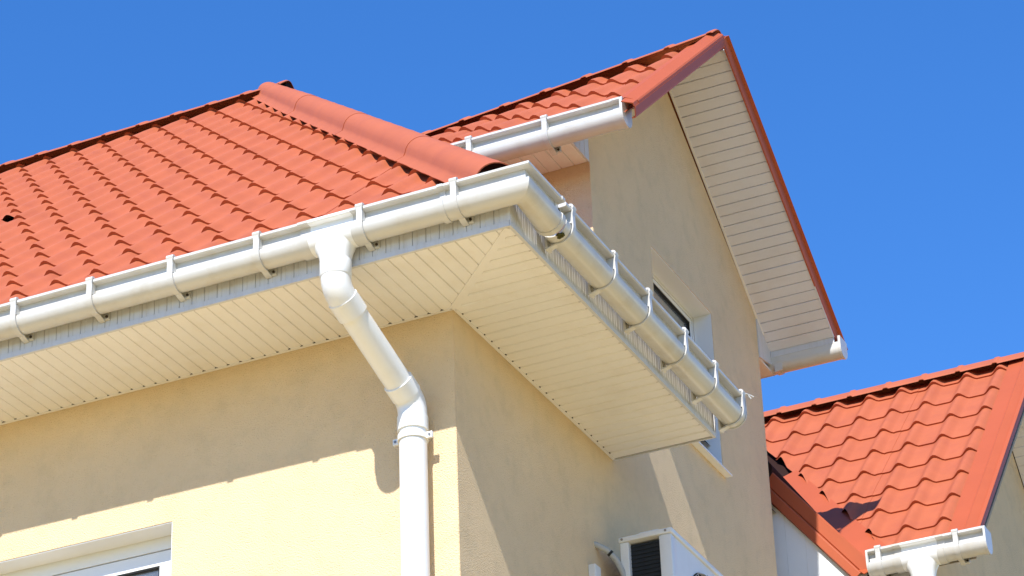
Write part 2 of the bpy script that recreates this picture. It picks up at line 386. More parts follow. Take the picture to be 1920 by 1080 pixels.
for i in range(-2, 17):
    s = S0 + i * ST
    y, z = -O + s * cp, HE + s * sp
    jmin = int(math.floor(-1.6 - .83 * i)) - (1 if i > 0 else 2)
    xhip = O2 - (s * cp) * (O2 - XE) / RW
    length = min(ST, RW / cp - .035 - s)
    if length < .02: continue
    j = int(math.ceil((XL - X0) / WV)) + 1
    while True:
        x = X0 + j * WV
        if x - WV / 2 > xhip: break
        seam = (j % 6 == 1)
        full = (x + WV / 2 + .02 < O2 - ((s + ST) * cp + .05) * (O2 - XE) / RW) and length == ST
        hole = (i == 8 and abs(x - -3.476) < WV * .55)
        if j < jmin:
            merge(rest, tile_world(None, (x, y, z), PITCH, length, seam))
        elif full and not hole:
            tile_object(roof, (x, y, z), PITCH, seam); count += 1
        else:
            t = tile_world(None, (x, y, z), PITCH, length, seam)
            if not full: cut(t, [(hipco, hipn)])
            if hole and len(t.faces):
                # a torn piece missing from the crest
                c0 = Vector((x, y + .12 * cp, z + .12 * sp))
                for a_, b_ in ((.12, None), (.22, None)):
                    bmesh.ops.bisect_plane(t, geom=t.verts[:] + t.edges[:] + t.faces[:], plane_co=Vector((x, y + a_ * cp, z + a_ * sp)), plane_no=(0, cp, sp))
                for d_ in (-.055, .06):
                    bmesh.ops.bisect_plane(t, geom=t.verts[:] + t.edges[:] + t.faces[:], plane_co=Vector((x + d_, y, z)), plane_no=(1, 0, 0))
                kill = []
                for fc in t.faces:
                    m_ = fc.calc_center_median(); sl_ = (m_.y - y) * cp + (m_.z - z) * sp
                    if .121 < sl_ < .219 and -.054 < m_.x - x < .059: kill.append(fc)
                bmesh.ops.delete(t, geom=kill, context='FACES')
            if len(t.faces): mesh_obj('tile', t, M['tile'], roof, True, 38); count += 1
            else: t.free()
        j += 1
o = mesh_obj('tile_sheet', rest, M['tile'], roof, True, 38); o['kind'] = 'stuff'
# side plane, seen only from further round the corner: one sheet of the same tiles
rest = B(); ps = math.atan2(ZR - HE, O2 - XE); cs_, ss_ = math.cos(ps), math.sin(ps)
for i in range(0, 16):
    s = .06 + i * ST
    for j in range(0, 30):
        yy = -O + .05 + j * WV
        if yy > 5: break
        if yy - WV > -O + (s + ST) * cs_ * 0 + 9: break
        if yy + WV / 2 < -O + s * cs_ * RW / (O2 - XE): continue
        bmt = tile_bm(); bmt.transform(Matrix.Translation((O2 - s * cs_, yy, HE + s * ss_)) @ Matrix.Rotation(math.pi / 2, 4, 'Z') @ Matrix.Rotation(ps, 4, 'X'))
        cut(bmt, [(hipco + hipn * .024, -hipn), (Vector((0, LE - .002, 0)), Vector((0, 1, 0)))])
        if len(bmt.faces): merge(rest, bmt)
        else: bmt.free()
o = mesh_obj('tile_sheet', rest, M['tile'], roof, True, 38); o['kind'] = 'stuff'
# screw heads on the front plane
scr = B()
for i in range(0, 16):
    for j in range(-16, 10):
        if random.random() < .22:
            s = S0 + i * ST - .05; x = X0 + j * WV + WV * .5 + random.uniform(-.01, .01)
            if x > O2 - s * cp * (O2 - XE) / RW - .15 or j < -2 - .83 * i: continue
            c = Vector((x, -O + s * cp, HE + s * sp)) + Vector((0, -sp, cp)) * (STEP * .25 + .002)
            n_ = Vector((0, -sp, cp)); tube(scr, [c, c + n_ * .004], .0065, 8)
o = mesh_obj('screw', scr, M['screw'], roof); o['kind'] = 'stuff'

# ------------------------------------------------------------------ ridge and hip caps
def ridge_caps(parent, p0, p1, wdt, pf, pr, seglen, lift=.04, name='ridge_tile', first_open=True):
    """p0->p1 along the ridge; pf/pr pitches of both slopes; rounded V caps with a rib at each joint"""
    p0, p1 = Vector(p0), Vector(p1); L = (p1 - p0).length; n = max(1, int(round(L / seglen))); d = (p1 - p0) / n
    side = Vector((d.y, -d.x, 0)).normalized()
    if side.y > 0: side = -side          # towards the front
    prof = []
    for k in range(-8, 9):
        u = k / 8; a = abs(u) * wdt; p_ = pf if u < 0 else pr
        drop = (math.hypot(a, .03) - .03) * math.tan(p_)
        prof.append((-u * wdt, -drop))
    for k in range(n):
        bm = B(); q = p0 + d * k; e = d.normalized()
        rows = []
        for s, up in ((0, .0), (.012, .007), (.03, .007), (.036, .001), (d.length + .004, 0)):
            top = [bm.verts.new(q + e * s + side * a * (1 + up * 2) + Vector((0, 0, b + lift + up))) for a, b in prof]
            bot = [bm.verts.new(q + e * s + side * a + Vector((0, 0, b + lift + up - .004))) for a, b in prof]
            rows.append((top, bot))
        m_ = len(prof)
        for (t0, b0), (t1, b1) in zip(rows, rows[1:]):
            for i in range(m_ - 1):
                bm.faces.new((t0[i], t0[i+1], t1[i+1], t1[i])); bm.faces.new((b0[i+1], b0[i], b1[i], b1[i+1]))
            bm.faces.new((t0[0], t1[0], b1[0], b0[0])); bm.faces.new((t0[-1], b0[-1], b1[-1], t1[-1]))
        for (t, b) in (rows[0], rows[-1]):
            for i in range(m_ - 1): bm.faces.new((t[i], b[i], b[i+1], t[i+1]))
        bmesh.ops.recalc_face_normals(bm, faces=bm.faces[:])
        mesh_obj(name, bm, M['cap'], parent, True, 50)
ridge_caps(roof, (XE + .135, YR, ZR + .015), (XL, YR, ZR + .015), .115, PITCH, PITCH, .236, .050)
bm = B(); prism(bm, [(-.085, -.05), (-.05, -.008), (-.025, .022), (0, .038), (.025, .022), (.05, -.008), (.085, -.05)], lambda a, b, t: (t, YR + a, ZR + .02 + b), XE + .05, XE + .128); mesh_obj('end_shade', bm, M['deck'], roof)  # dark filler standing for the shade inside the open ridge end
# hip: half round caps with flanges, one lapping over the next
h0 = Vector((O2 + .015, -O - .02, HE + .052)); h1 = Vector((XE + .02, YR - .03, ZR + .030)); hd = (h1 - h0); HL = hd.length; hd.normalize()
hs = hd.cross(Vector((0, 0, 1))).normalized(); hu = hs.cross(hd).normalized()
if hs.y > 0: hs = -hs
hu = Vector((0, 0, 1)) - hd * hd.z; hu.normalize()
def hip_cap(s0, s1, r0, r1):
    bm = B(); rows = []; n = 14
    for k in range(25):
        u = k / 24; s = s0 + (s1 - s0) * u; r = r0 + (r1 - r0) * u
        r += .0022 * abs(math.sin(u * math.pi * 6)) ** 6
        out, inn = [], []
        prof = [(-r - .035, -r * .34 - .034), (-r - .004, -r * .34 - .012)] + [(-r * math.cos(t), r * math.sin(t) * .92 - r * .3) for t in [math.pi * q / n for q in range(n + 1)]] + [(r + .004, -r * .34 - .012), (r + .035, -r * .34 - .034)]
        c = h0 + hd * s
        out = [bm.verts.new(c + hs * a + hu * b) for a, b in prof]
        inn = [bm.verts.new(c + hs * a * .965 + hu * (b - .004)) for a, b in prof]
        rows.append((out, inn))
    m_ = len(rows[0][0])
    for (a, b), (c, d) in zip(rows, rows[1:]):
        for i in range(m_ - 1):
            bm.faces.new((a[i], a[i+1], c[i+1], c[i])); bm.faces.new((b[i+1], b[i], d[i], d[i+1]))
        bm.faces.new((a[0], c[0], d[0], b[0])); bm.faces.new((a[-1], b[-1], d[-1], c[-1]))
    for a, b in (rows[0], rows[-1]):
        for i in range(m_ - 1): bm.faces.new((a[i], b[i], b[i+1], a[i+1]))
    if s1 > HL - .3: cut(bm, [(Vector((0, YR - .045, 0)), Vector((0, 1, 0)))])
    bmesh.ops.recalc_face_normals(bm, faces=bm.faces[:])
    mesh_obj('hip_tile', bm, M['cap'], roof, True, 45)
nh = 4
for k in range(nh):
    a = HL * k / nh + (.20 if k == 0 else 0); hip_cap(a, HL * (k + 1) / nh + (.02 if k < nh - 1 else .16), .0812, .0780 if k < nh - 1 else .062)

bm = B(); c = h0 + hd * .25
vs = [bm.verts.new(c + hs * a + hu * b) for a, b in [(-.079, -.055)] + [(-.078 * math.cos(t), .078 * math.sin(t) * .92 - .026) for t in [math.pi * q / 12 for q in range(13)]] + [(.079, -.055)]]; bm.faces.new(vs)
mesh_obj('end_shade', bm, M['deck'], roof)  # dark disc painted as the shade inside the hollow hip cap
# ------------------------------------------------------------------ gable part
UPF = math.atan(.876); UPR = math.atan(.7235)
XV = .345
PY, PZ = 2.265, 2.400                     # ridge base
EY = 1.155; EZ = PZ - (PY - EY) * .876    # tile base plane at the front eave
tilt = lambda x, y: -.075 * (XV - x) * max(0., (y - EY) / (PY - EY)) if y < PY else -.075 * (XV - x)
bm = B()
def up(x, y, z): return (x, y, z + tilt(x, y))
poly(bm, [up(UX - .3, EY - .02, EZ - .04), up(-.01, EY - .02, EZ - .04), up(-.01, PY, PZ - .035), up(UX - .3, PY, PZ - .035), up(-.01, 3.60, PZ - .035 - (3.60 - PY) * .7235), (UX - .3, 3.60, PZ - .035 - (3.60 - PY) * .7235)], [(0,1,2,3),(3,2,4,5)])
groof = mesh_obj('gable_roof', bm, M['deck'], house)
rest = B(); cu, su = math.cos(UPF), math.sin(UPF); sl_max = (PY - EY) / cu
for i in range(0, 6):
    s = .10 + i * ST - .06
    length = min(ST, sl_max - .03 - s)
    if length < .02: continue
    for j in range(0, 14):
        x = .115 - j * WV
        t = tile_world(None, (x, EY + s * cu, EZ + s * su), UPF, length, j % 6 == 4)
        for v in t.verts: v.co.z += tilt(v.co.x, v.co.y)
        if x > -.95: mesh_obj('tile', t, M['tile'], groof, True, 38)
        else: merge(rest, t)
# rear slope, not seen from below
for i in range(0, 6):
    for j in range(0, 12):
        bmt = tile_bm(); s = .04 + i * ST
        if s > (3.62 - PY) / math.cos(UPR) - .25: continue
        bmt.transform(Matrix.Translation((.115 - j * WV, 3.62 - s * math.cos(UPR), PZ - (3.62 - PY) * .7235 + s * math.sin(UPR))) @ Matrix.Rotation(math.pi, 4, 'Z') @ Matrix.Rotation(UPR, 4, 'X'))
        for v in bmt.verts: v.co.z += .028 - .075 * max(0, -v.co.x) * max(0, 1 - (v.co.y - PY) / 1.35)
        merge(rest, bmt)
o = mesh_obj('tile_sheet', rest, M['tile'], groof, True, 38); o['kind'] = 'stuff'
bm = B(); prism(bm, [(1.205, EZ + .035), (1.205, EZ + .039), (1.098, EZ - .052), (1.098, EZ - .056)], lambda a, b, t: (t, a, b), UX, XV - .05); mesh_obj('eave_light_stop', bm, M['barge'], groof)  # added strip, stops sun slipping between gutter and tiles onto the wall
ridge_caps(groof, (XV - .02, PY, PZ + .005), (UX, PY, PZ + .005 - .075 * (XV - UX)), .105, UPF, UPR, .215, .05)
def barge(parent, foot, head, xo, parts, xdir=1, tl=0):
    """trim along a rake in the plane x=xo, from foot(y,z) to head(y,z); parts: list of (profile, material)"""
    f0, f1 = Vector((0, *foot)), Vector((0, *head)); d = (f1 - f0); L = d.length; d.normalize(); nrm = Vector((1, 0, 0)).cross(d)
    if nrm.z < 0: nrm = -nrm
    for prof in parts:
        bm = B(); strip(bm, prof, lambda a, b, t: Vector((xo + a, 0, 0)) + f0 + d * t + nrm * b, 0, L, closed=True); mesh_obj('barge_trim', bm, M['barge'], parent)
trim_top = [(-.155, .026), (-.066, .030), (-.060, .048), (-.054, .052), (-.004, .028), (0, .022), (0, .012), (-.003, .012), (-.003, .022), (-.006, .025), (-.052, .048), (-.057, .045), (-.063, .027), (-.155, .022)]
trim_face = [(-.0035, .011), (.0015, .011), (-.0075, -.026), (-.012, -.034), (-.028, -.034), (-.028, -.030), (-.0145, -.030), (-.0115, -.024)]
barge(groof, (1.12, PZ - (PY - 1.12) * .876), (PY, PZ), XV, [trim_top])
barge(groof, (1.07, PZ - (PY - 1.07) * .876), (PY, PZ), XV, [trim_face, [(-.052, .048), (-.004, .0285), (-.002, .012), (-.006, .012), (-.008, .025), (-.052, .044)]])
trim_face_r = [(.0135, .041), (.0135, .038), (-.001, .036), (-.0060, -.016), (-.0085, -.022), (-.014, -.022), (-.014, -.018), (-.0120, -.018), (-.0100, -.014), (-.006, .041)]
barge(groof, (3.655, PZ - (3.655 - PY) * .7235), (PY, PZ), XV, [trim_face_r, [(-.12, .045), (-.004, .049), (-.004, .045), (-.12, .041)]])
# verge soffit on the rear slope
ga = math.atan(.757); gd_ = Vector((0, math.cos(ga), -math.sin(ga))); gn = Vector((0, -math.sin(ga), -math.cos(ga)))
g0 = Vector((0, 2.27, ZS(2.27)))
gf = lambda a, b, t: g0 + gd_ * a + Vector((b, 0, 0)) - gn * t
bm = B(); prism(bm, [(.05, .002), (1.602, .002), (1.602, XV - .012), (.05, XV - .012)], gf, .0102, .0122)
vs_ = mesh_obj('verge_soffit', bm, M['pale_groove'], groof)
soffit_boards(vs_, gf, .05, 1.602, .0535, lambda a: .004, lambda a: XV - .016, M['verge'], gap=.0006, jit=.001)
bm = B(); prism(bm, [(.05, XV - .0155), (1.602, XV - .0155), (1.602, XV - .009), (.05, XV - .009)], gf, -.003, .014); mesh_obj('edge_trim', bm, M['verge'], vs_)
bm = B(); prism(bm, [(.06, .001), (1.50, .001), (1.50, .012), (.06, .012)], gf, -.004, .003); mesh_obj('wall_trim', bm, M['soffit'], vs_)
# front slope verge soffit
fa = math.atan(.876); fd_ = Vector((0, -math.cos(fa), -math.sin(fa))); fg = Vector((0, 2.25, PZ - .052))
bm = B(); prism(bm, [(-.0, .002), (1.30, .002), (1.30, XV - .022), (-.0, XV - .022)], lambda a, b, t: fg + fd_ * a + Vector((b, 0, t)), .0, .01); mesh_obj('verge_soffit', bm, M['soffit'], groof)
# boxed eave in front: soffit boards, fascia, side panel with grooves
EB = 1.366; EFY = 1.175
bm = B(); box(bm, UX, -.012, EFY + .006, UY0 - .002, EB + .0105, EB + .02); es_ = mesh_obj('eave_soffit', bm, M['groove'], groof)
soffit_boards(es_, lambda a, b, t: (a, b, EB + t), -.008 - 30 * .0602, -.008, .0602, lambda a: EFY + .004, lambda a: UY0 - .003, M['soffit'])
bm = B(); box(bm, UX, -.006, EFY - .004, EFY + .003, EB - .003, EB + .10); ef = mesh_obj('eave_fascia', bm, M['fascia'], groof)
bm = B()
for k in range(4):
    u0 = EFY + k * .0515; prof = [(u0 + .001, 0), (u0 + .001, .004), (u0 + .005, .007), (u0 + .0465, .007), (u0 + .0505, .004), (u0 + .0505, 0)]
    bm2 = B(); prism(bm2, prof, lambda a, b, t: (b - .006, a, t), EB - .001, EB + .075 + k * .04); mesh_obj('side_board', bm2, M['fascia'], ef)
bm.free()
# boxed eave at the rear
RB = 1.345
bm = B(); box(bm, UX, -.004, UY1 + .001, 3.60, RB, RB + .012); mesh_obj('eave_soffit', bm, M['soffit'], groof)
bm = B(); prism(bm, [(UY1 + .002, RB + .001), (3.612, RB + .04), (3.612, ZS(3.612) + .0), (UY1 + .002, ZS(UY1) + .02)], lambda a, b, t: (t, a, b), -.006, .006); mesh_obj('side_panel', bm, M['fascia'], groof)
bm = B(); box(bm, UX, .0, 3.60, 3.612, RB, RB + .09); mesh_obj('eave_fascia', bm, M['fascia'], groof)

bm = B(); box(bm, .008, XV - .012, 3.548, 3.556, 1.412, 1.452); mesh_obj('eave_fascia', bm, M['fascia'], groof)
# ------------------------------------------------------------------ gutters
GC, GZC, GR = .048, .116, .049           # trough centre (out from the fascia, height) and radius
def gprof(grow=0.):
    r = GR + grow
    outer = [(GC - r, .150)] + [(GC - r * math.cos(t), GZC - r * math.sin(t)) for t in [math.pi * k / 16 for k in range(17)]] + \
            [(GC + r - .003, GZC + .005), (GC + r - .010, GZC + .008), (GC + r - .024, GZC + .010), (GC + r - .025, .168), (.095 + grow, .169), (.0985 + grow, .173), (.0985 + grow, .182), (.094, .186), (.084, .186)]
    inner = [(.080, .182), (.068, .179), (.068, .130), (GC + GR - .009, .119)] + [(GC + (GR - .004) * math.cos(t), GZC - (GR - .004) * math.sin(t)) for t in [math.pi * k / 10 for k in range(1, 10)]] + [(GC - GR + .004, .150)]
    return outer + inner
def end_cap(bm, f, t, th=.004):
    r = GR + .004
    pts = [(GC - r * math.cos(a), GZC - r * math.sin(a)) for a in [math.pi * k / 16 for k in range(17)]] + [(.1005, .176), (.096, .184), (GC - r, .184)]
    prism(bm, pts, f, t, t + th)
def bracket(parent, f, t, wd=.023, m=None):
    """strap round the trough with a hook on the rim and a foot screwed to the fascia"""
    r_ = GR + .004
    cl_ = [(.001, .0545), (.012, .0565), (.022, .0585)] + [(GC - r_ * math.cos(k), GZC - r_ * math.sin(k)) for k in [math.pi * (.44 + .56 * q / 16) for q in range(17)]] + [(.1000, .140), (.0995, .158), (.1025, .174), (.0985, .1885), (.086, .1895)]
    bm = B(); th = .0025; ou, inn = [], []
    for i, (x, z) in enumerate(cl_):
        p, q = cl_[max(0, i - 1)], cl_[min(len(cl_) - 1, i + 1)]; d = Vector((q[0] - p[0], q[1] - p[1])).normalized(); ou.append((x + d.y * th, z - d.x * th)); inn.append((x - d.y * th, z + d.x * th))
    rows = [[bm.verts.new(f(*pp, t + sg * wd / 2)) for i, pp in enumerate(lst)] for lst, sg in ((ou, -1), (ou, 1), (inn, 1), (inn, -1))]
    for r0, r1 in zip(rows, rows[1:] + rows[:1]):
        for i in range(len(cl_) - 1): bm.faces.new((r0[i], r0[i+1], r1[i+1], r1[i]))
    for e in (0, -1): bm.faces.new([r[e] for r in rows])
    bmesh.ops.recalc_face_normals(bm, faces=bm.faces[:])
    br = mesh_obj('bracket', bm, M['pvc'], parent)
    bm = B(); prism(bm, [(.0005, .0560), (.010, .0585), (.007, .085), (.007, .130), (.0005, .130)], f, t - wd * .42, t + .030); mesh_obj('foot', bm, M['pvc'], br)
    bm = B(); c = Vector(f(.004, .068, t + .021)); c2 = Vector(f(.0135, .068, t + .021)); tube(bm, [c, c2], .0052, 10); mesh_obj('bolt', bm, M['rust'], br)
    bm = B(); prism(bm, [(.073, .127), (.0975, .125), (.0985, .158), (.0955, .1675), (.073, .1675)], f, t - wd * .46, t + wd * .46); mesh_obj('web', bm, M['pvc'], br)
    bm = B(); prism(bm, [(.084, .187), (.099, .187), (.1045, .176), (.1075, .184), (.104, .1925), (.096, .1955), (.086, .193)], f, t - wd * .62, t + wd * .62); mesh_obj('clip', bm, M['pvc'], br)
    return br
def sleeve(parent, f, t0, t1, grow=.0035, name='joint'):
    bm = B(); strip(bm, gprof(grow), f, t0, t1, closed=True); return mesh_obj(name, bm, M['pvc'], parent, True, 35)
ff = lambda a, b, t: (t, -O - .004 - a, b - .013)
RO = .022                                   # the side run is a little deeper and hangs further out than the front run
def fr(a, b, t):
    k = 1 + .10 * max(0., min(1., (t + .47) / .2)); return (O2 + .004 + RO - .0985 * (k - 1) + a * k, t, .186 + (b - .186) * k - .013)
gut = thing('rain_gutter', 'long white gutter turning the corner below the hipped roof', 'gutter', (0, -O - .08, H + .02))
XO = -.210                                   # outlet
bm = B(); strip(bm, gprof(), ff, XL, 0, closed=True, e1=lambda a, b: .26, seg=2); mesh_obj('trough', bm, M['pvc'], gut, True, 35)
bm = B(); strip(bm, gprof(), fr, 0, LE + .045, closed=True, e0=lambda a, b: -.24); mesh_obj('trough', bm, M['pvc'], gut, True, 35)
bm = B()
strip(bm, gprof(.0028), ff, .225, 0, closed=True, e1=lambda a, b: O2 + .004 + RO + a)
strip(bm, gprof(.0028), fr, 0, -.27, closed=True, e0=lambda a, b: -O - .004 - a)
mesh_obj('corner_piece', bm, M['pvc'], gut, True, 35)
sleeve(gut, ff, .216, .238, .006); sleeve(gut, fr, -.285, -.262, .006)
for x in (-1.528, -1.199, -.858, -.502, -.088, .279, -1.866, -2.206, -2.546, -2.886): bracket(gut, ff, x)
for y in (-.186, .191, .514, .871, 1.184, 1.472): bracket(gut, fr, y)
bm = B(); end_cap(bm, fr, LE + .045); mesh_obj('end_cap', bm, M['pvc'], gut)
bm = B()      # loose wire end at the last clip
c = Vector(fr(.104, .19, 1.497)); tube(bm, [c, c + Vector((.012, .02, -.002)), c + Vector((.022, .03, -.008))], .003, 6); tube(bm, [c + Vector((.004, .01, 0)), c + Vector((.014, .02, -.018))], .003, 6)
mesh_obj('wire_end', bm, M['pvc'], gut)
sleeve(gut, ff, XO - .125, XO - .085, .005); sleeve(gut, ff, XO + .085, XO + .125, .005)
def outlet(parent, x, yc, dzz, f):
    bm = B(); strip(bm, gprof(.0045), f, x - .09, x + .09, closed=True, seg=1)
    prof = [(.112, .0540, .118), (.106, .0540, .104), (.094, .0540, .088), (.081, .0540, .072), (.070, .0540, .056), (.062, .0540, .040), (.0565, .0540, .020), (.0535, .0535, -.004)]
    lathe(bm, [(a, b, z + dzz) for a, b, z in prof], (x, yc), 32)
    return mesh_obj('outlet', bm, M['pipe'], parent, True, 60)
outlet(gut, XO, -O - .004 - GC, -.013, ff)
bm = B()
mo = Vector(fr(.0755, .0, 0)); rng = random.Random(3)
for k in range(22):
    c = Vector(fr(.068 + rng.uniform(-.012, .012), .0700 + rng.uniform(-.003, .003), -.235 + rng.uniform(-.012, .014))); r = rng.uniform(.004, .009)
    bmesh.ops.create_icosphere(bm, subdivisions=1, radius=r, matrix=Matrix.Translation(c) @ Matrix.Scale(.6, 4, (0, 0, 1)))
mesh_obj('moss_clump', bm, M['moss'], gut, True, 180)

# ------------------------------------------------------------------ downpipe
dp = thing('downpipe', 'white downpipe bending from the eave to the sunlit cream wall', 'downpipe', (-.138, -.064, 0))
R = .050; yc = -O - .004 - GC; A1 = Vector((XO, yc, -.101)); B0 = Vector((-.139, -.066, -.375)); dd = (B0 - A1).normalized()
bm = B(); lathe(bm, [(.0545, None, .008), (.0570, None, .004), (.0570, None, -.056), (.0545, None, -.060), (.050, None, -.060)], (XO, yc), 28); mesh_obj('socket', bm, M['pipe'], dp, True, 40)
def elbow(c, d0, d1, r, ext0, ext1, bend=.05):
    bm = B(); pts = [c - d0 * (bend + ext0)]
    p0 = c - d0 * bend; p2 = c + d1 * bend
    for k in range(9):
        u = k / 8; pts.append(p0 * (1-u) ** 2 + c * 2 * u * (1-u) + p2 * u * u)
    pts.append(c + d1 * (bend + ext1)); tube(bm, pts, r, 28); return bm
down = Vector((0, 0, -1))
mesh_obj('elbow', elbow(A1, down, dd, .0535, .012, .012, .045), M['pipe'], dp, True, 40)
bm = B(); tube(bm, [A1 + dd * .045, A1 + dd * .115], .0565, 28); mesh_obj('collar', bm, M['pipe'], dp, True, 40)
bm = B(); tube(bm, [A1 + dd * .08, B0 - dd * .05], R, 28); mesh_obj('offset_pipe', bm, M['pipe'], dp, True, 40)
bm = B(); tube(bm, [B0 - dd * .100, B0 - dd * .042], .0565, 28); mesh_obj('collar', bm, M['pipe'], dp, True, 40)
mesh_obj('elbow', elbow(B0, dd, down, .0530, .008, .015, .045), M['pipe'], dp, True, 40)
bm = B(); tube(bm, [B0 + down * .058, B0 + down * .112], .0560, 28); mesh_obj('collar', bm, M['pipe'], dp, True, 40)
bm = B(); tube(bm, [B0 + down * .06, Vector((B0.x, B0.y, -H + .25))], R, 28); mesh_obj('pipe', bm, M['pipe'], dp, True, 40)
bm = B(); e0 = Vector((B0.x, B0.y, -H + .27)); tube(bm, [e0, e0 + Vector((0, 0, -.1)), e0 + Vector((0, -.05, -.17)), e0 + Vector((0, -.14, -.20))], .0535, 20); mesh_obj('shoe', bm, M['pipe'], dp, True, 40)
def pipe_clamp(z, cx, cy):
    bm = B(); lathe(bm, [(.0505, None, z - .011), (.0555, None, z - .011), (.0555, None, z + .011), (.0505, None, z + .011)], (cx, cy), 28)
    for s in (-1, 1): box(bm, cx + s * .054, cx + s * .078, cy - .006, cy + .006, z - .012, z + .012, .002)
    box(bm, cx - .012, cx + .012, cy + .054, .0, z - .01, z + .01)
    cl = mesh_obj('clamp', bm, M['pipe'], dp, True, 35)
    for s in (-1, 1):
        bm = B(); tube(bm, [(cx + s * .068, cy - .009, z), (cx + s * .068, cy - .005, z)], .005, 10); mesh_obj('bolt', bm, M['screw'], cl)
for z in (-.515, -2.6, -4.7): pipe_clamp(z, B0.x, B0.y)

# ------------------------------------------------------------------ gutters of the gable part
ug = thing('rain_gutter', 'short white gutter under the front eave of the side gable', 'gutter', (-.4, 1.1, H + 1.3))
fu = lambda a, b, t: (t, EFY - .002 - a, b + 1.254)
bm = B(); strip(bm, gprof(), fu, -1.75, .272, closed=True); mesh_obj('trough', bm, M['pvc'], ug, True, 35)
for x in (-.42, -.069, -.77, -1.12): bracket(ug, fu, x)
sleeve(ug, fu, .232, .272, .003, 'end_joint')
bm = B(); end_cap(bm, fu, .272, .012); mesh_obj('end_cap', bm, M['pvc'], ug)
ur = thing('rain_gutter', 'white gutter under the rear eave of the side gable, against the sky', 'gutter', (-.4, 3.68, H + 1.3))
fq = lambda a, b, t: (t, 3.613 + a * .62 - .055, b * .95 + 1.31)
fq = lambda a, b, t: (t, 3.55 + a * .95, b * .85 + 1.288)
bm = B(); strip(bm, gprof(), fq, -1.75, .352, closed=True); mesh_obj('trough', bm, M['pvc'], ur, True, 35)
bm = B(); end_cap(bm, fq, .352, .012); mesh_obj('end_cap', bm, M['pvc'], ur)
for x in (.03, -.4, -.8): bracket(ur, fq, x)

# ------------------------------------------------------------------ rear wing with its own gable
wing = thing('house', 'orange roofed rear wing with white front panel beside the cream gable wall', 'house', (0, 5.4, 0))
WP = math.radians(44.5); wc, ws = math.cos(WP), math.sin(WP)
WY, WZ = 3.58, .215                        # eave of the tile plane
WYR = 5.46; WZR = WZ + (WYR - WY) * math.tan(WP); WXV = .885
bm = B(); k_ = .03
poly(bm, [(-2.2, WY, WZ - k_), (WXV - .01, WY, WZ - k_), (WXV - .01, WYR, WZR - k_), (-2.2, WYR, WZR - k_), (WXV - .01, 2 * WYR - WY, WZ - k_), (-2.2, 2 * WYR - WY, WZ - k_)], [(0,1,2,3),(3,2,4,5)])
wroof = mesh_obj('roof', bm, M['deck'], wing)
# valley line in plan between the tile plane and the small front gable
VA = Vector((-.075, 4.225, 0)); VB = Vector((.405, 3.58, 0)); vd = (VB - VA).normalized(); vn = Vector((vd.y, -vd.x, 0))
if vn.x > 0: vn = -vn                      # away from the tiles
vco = VA - vn * .105
sA = (5.364 - WY) / wc; rest = B()
phase = sA - math.floor(sA / .2985) * .2985
for i in range(-1, 9):
    s = phase + i * .2985
    L_ = ST
    if s < 0:
        continue
    s_next = min(.2985, (WYR - WY) / wc - .02 - s)
    if s_next < .02: continue
    for j in range(-9, 6):
        x = -.055 + j * WV
        if x - WV / 2 > WXV - .13: continue
        t = tile_world(None, (x, WY + s * wc, WZ + s * ws), WP, s_next, j % 6 == 1)
        pl = [(vco, vn), (Vector((WXV - .11, 0, 0)), Vector((1, 0, 0)))]
        cut(t, pl)
        if not len(t.faces): t.free(); continue
        if x > -1.0: mesh_obj('tile', t, M['tile'], wroof, True, 38)
        else: merge(rest, t)
# the lowest short course over the gutter
for j in range(-3, 6):
    x = -.055 + j * WV
    t = tile_world(None, (x, WY - .02 * wc, WZ - .02 * ws), WP, phase + .02, False); cut(t, [(vco, vn), (Vector((WXV - .11, 0, 0)), Vector((1, 0, 0)))])
    if len(t.faces): mesh_obj('tile', t, M['tile'], wroof, True, 38)
    else: t.free()
if len(rest.faces): o = mesh_obj('tile_sheet', rest, M['tile'], wroof, True, 38); o['kind'] = 'stuff'
ridge_caps(wroof, (WXV, WYR, WZR), (-2.0, WYR, WZR), .105, WP, WP, .2, .05)
barge(wroof, (WY + .03, WZ + .03 * math.tan(WP)), (WYR, WZR), WXV, [trim_top, trim_face_r])
barge(wroof, (2 * WYR - WY, WZ), (WYR, WZR), WXV, [trim_face_r])
# valley flashing: flat strip on the tile plane beside the front gable
pz = lambda y: WZ + (y - WY) * math.tan(WP) + .017
bm = B(); q = [VA - vd * .55 + vn * .2, VB + vn * .05, VB - vn * .125, VA - vd * .55 - vn * .125]
vs1 = [Vector((p.x, p.y, pz(p.y))) for p in q]; n_ = Vector((0, -ws, wc))
poly(bm, vs1 + [v - n_ * .004 for v in vs1], [(0,1,2,3),(7,6,5,4),(0,4,5,1),(1,5,6,2),(2,6,7,3),(3,7,4,0)]); bmesh.ops.recalc_face_normals(bm, faces=bm.faces[:])
mesh_obj('valley_flashing', bm, M['barge'], wroof)
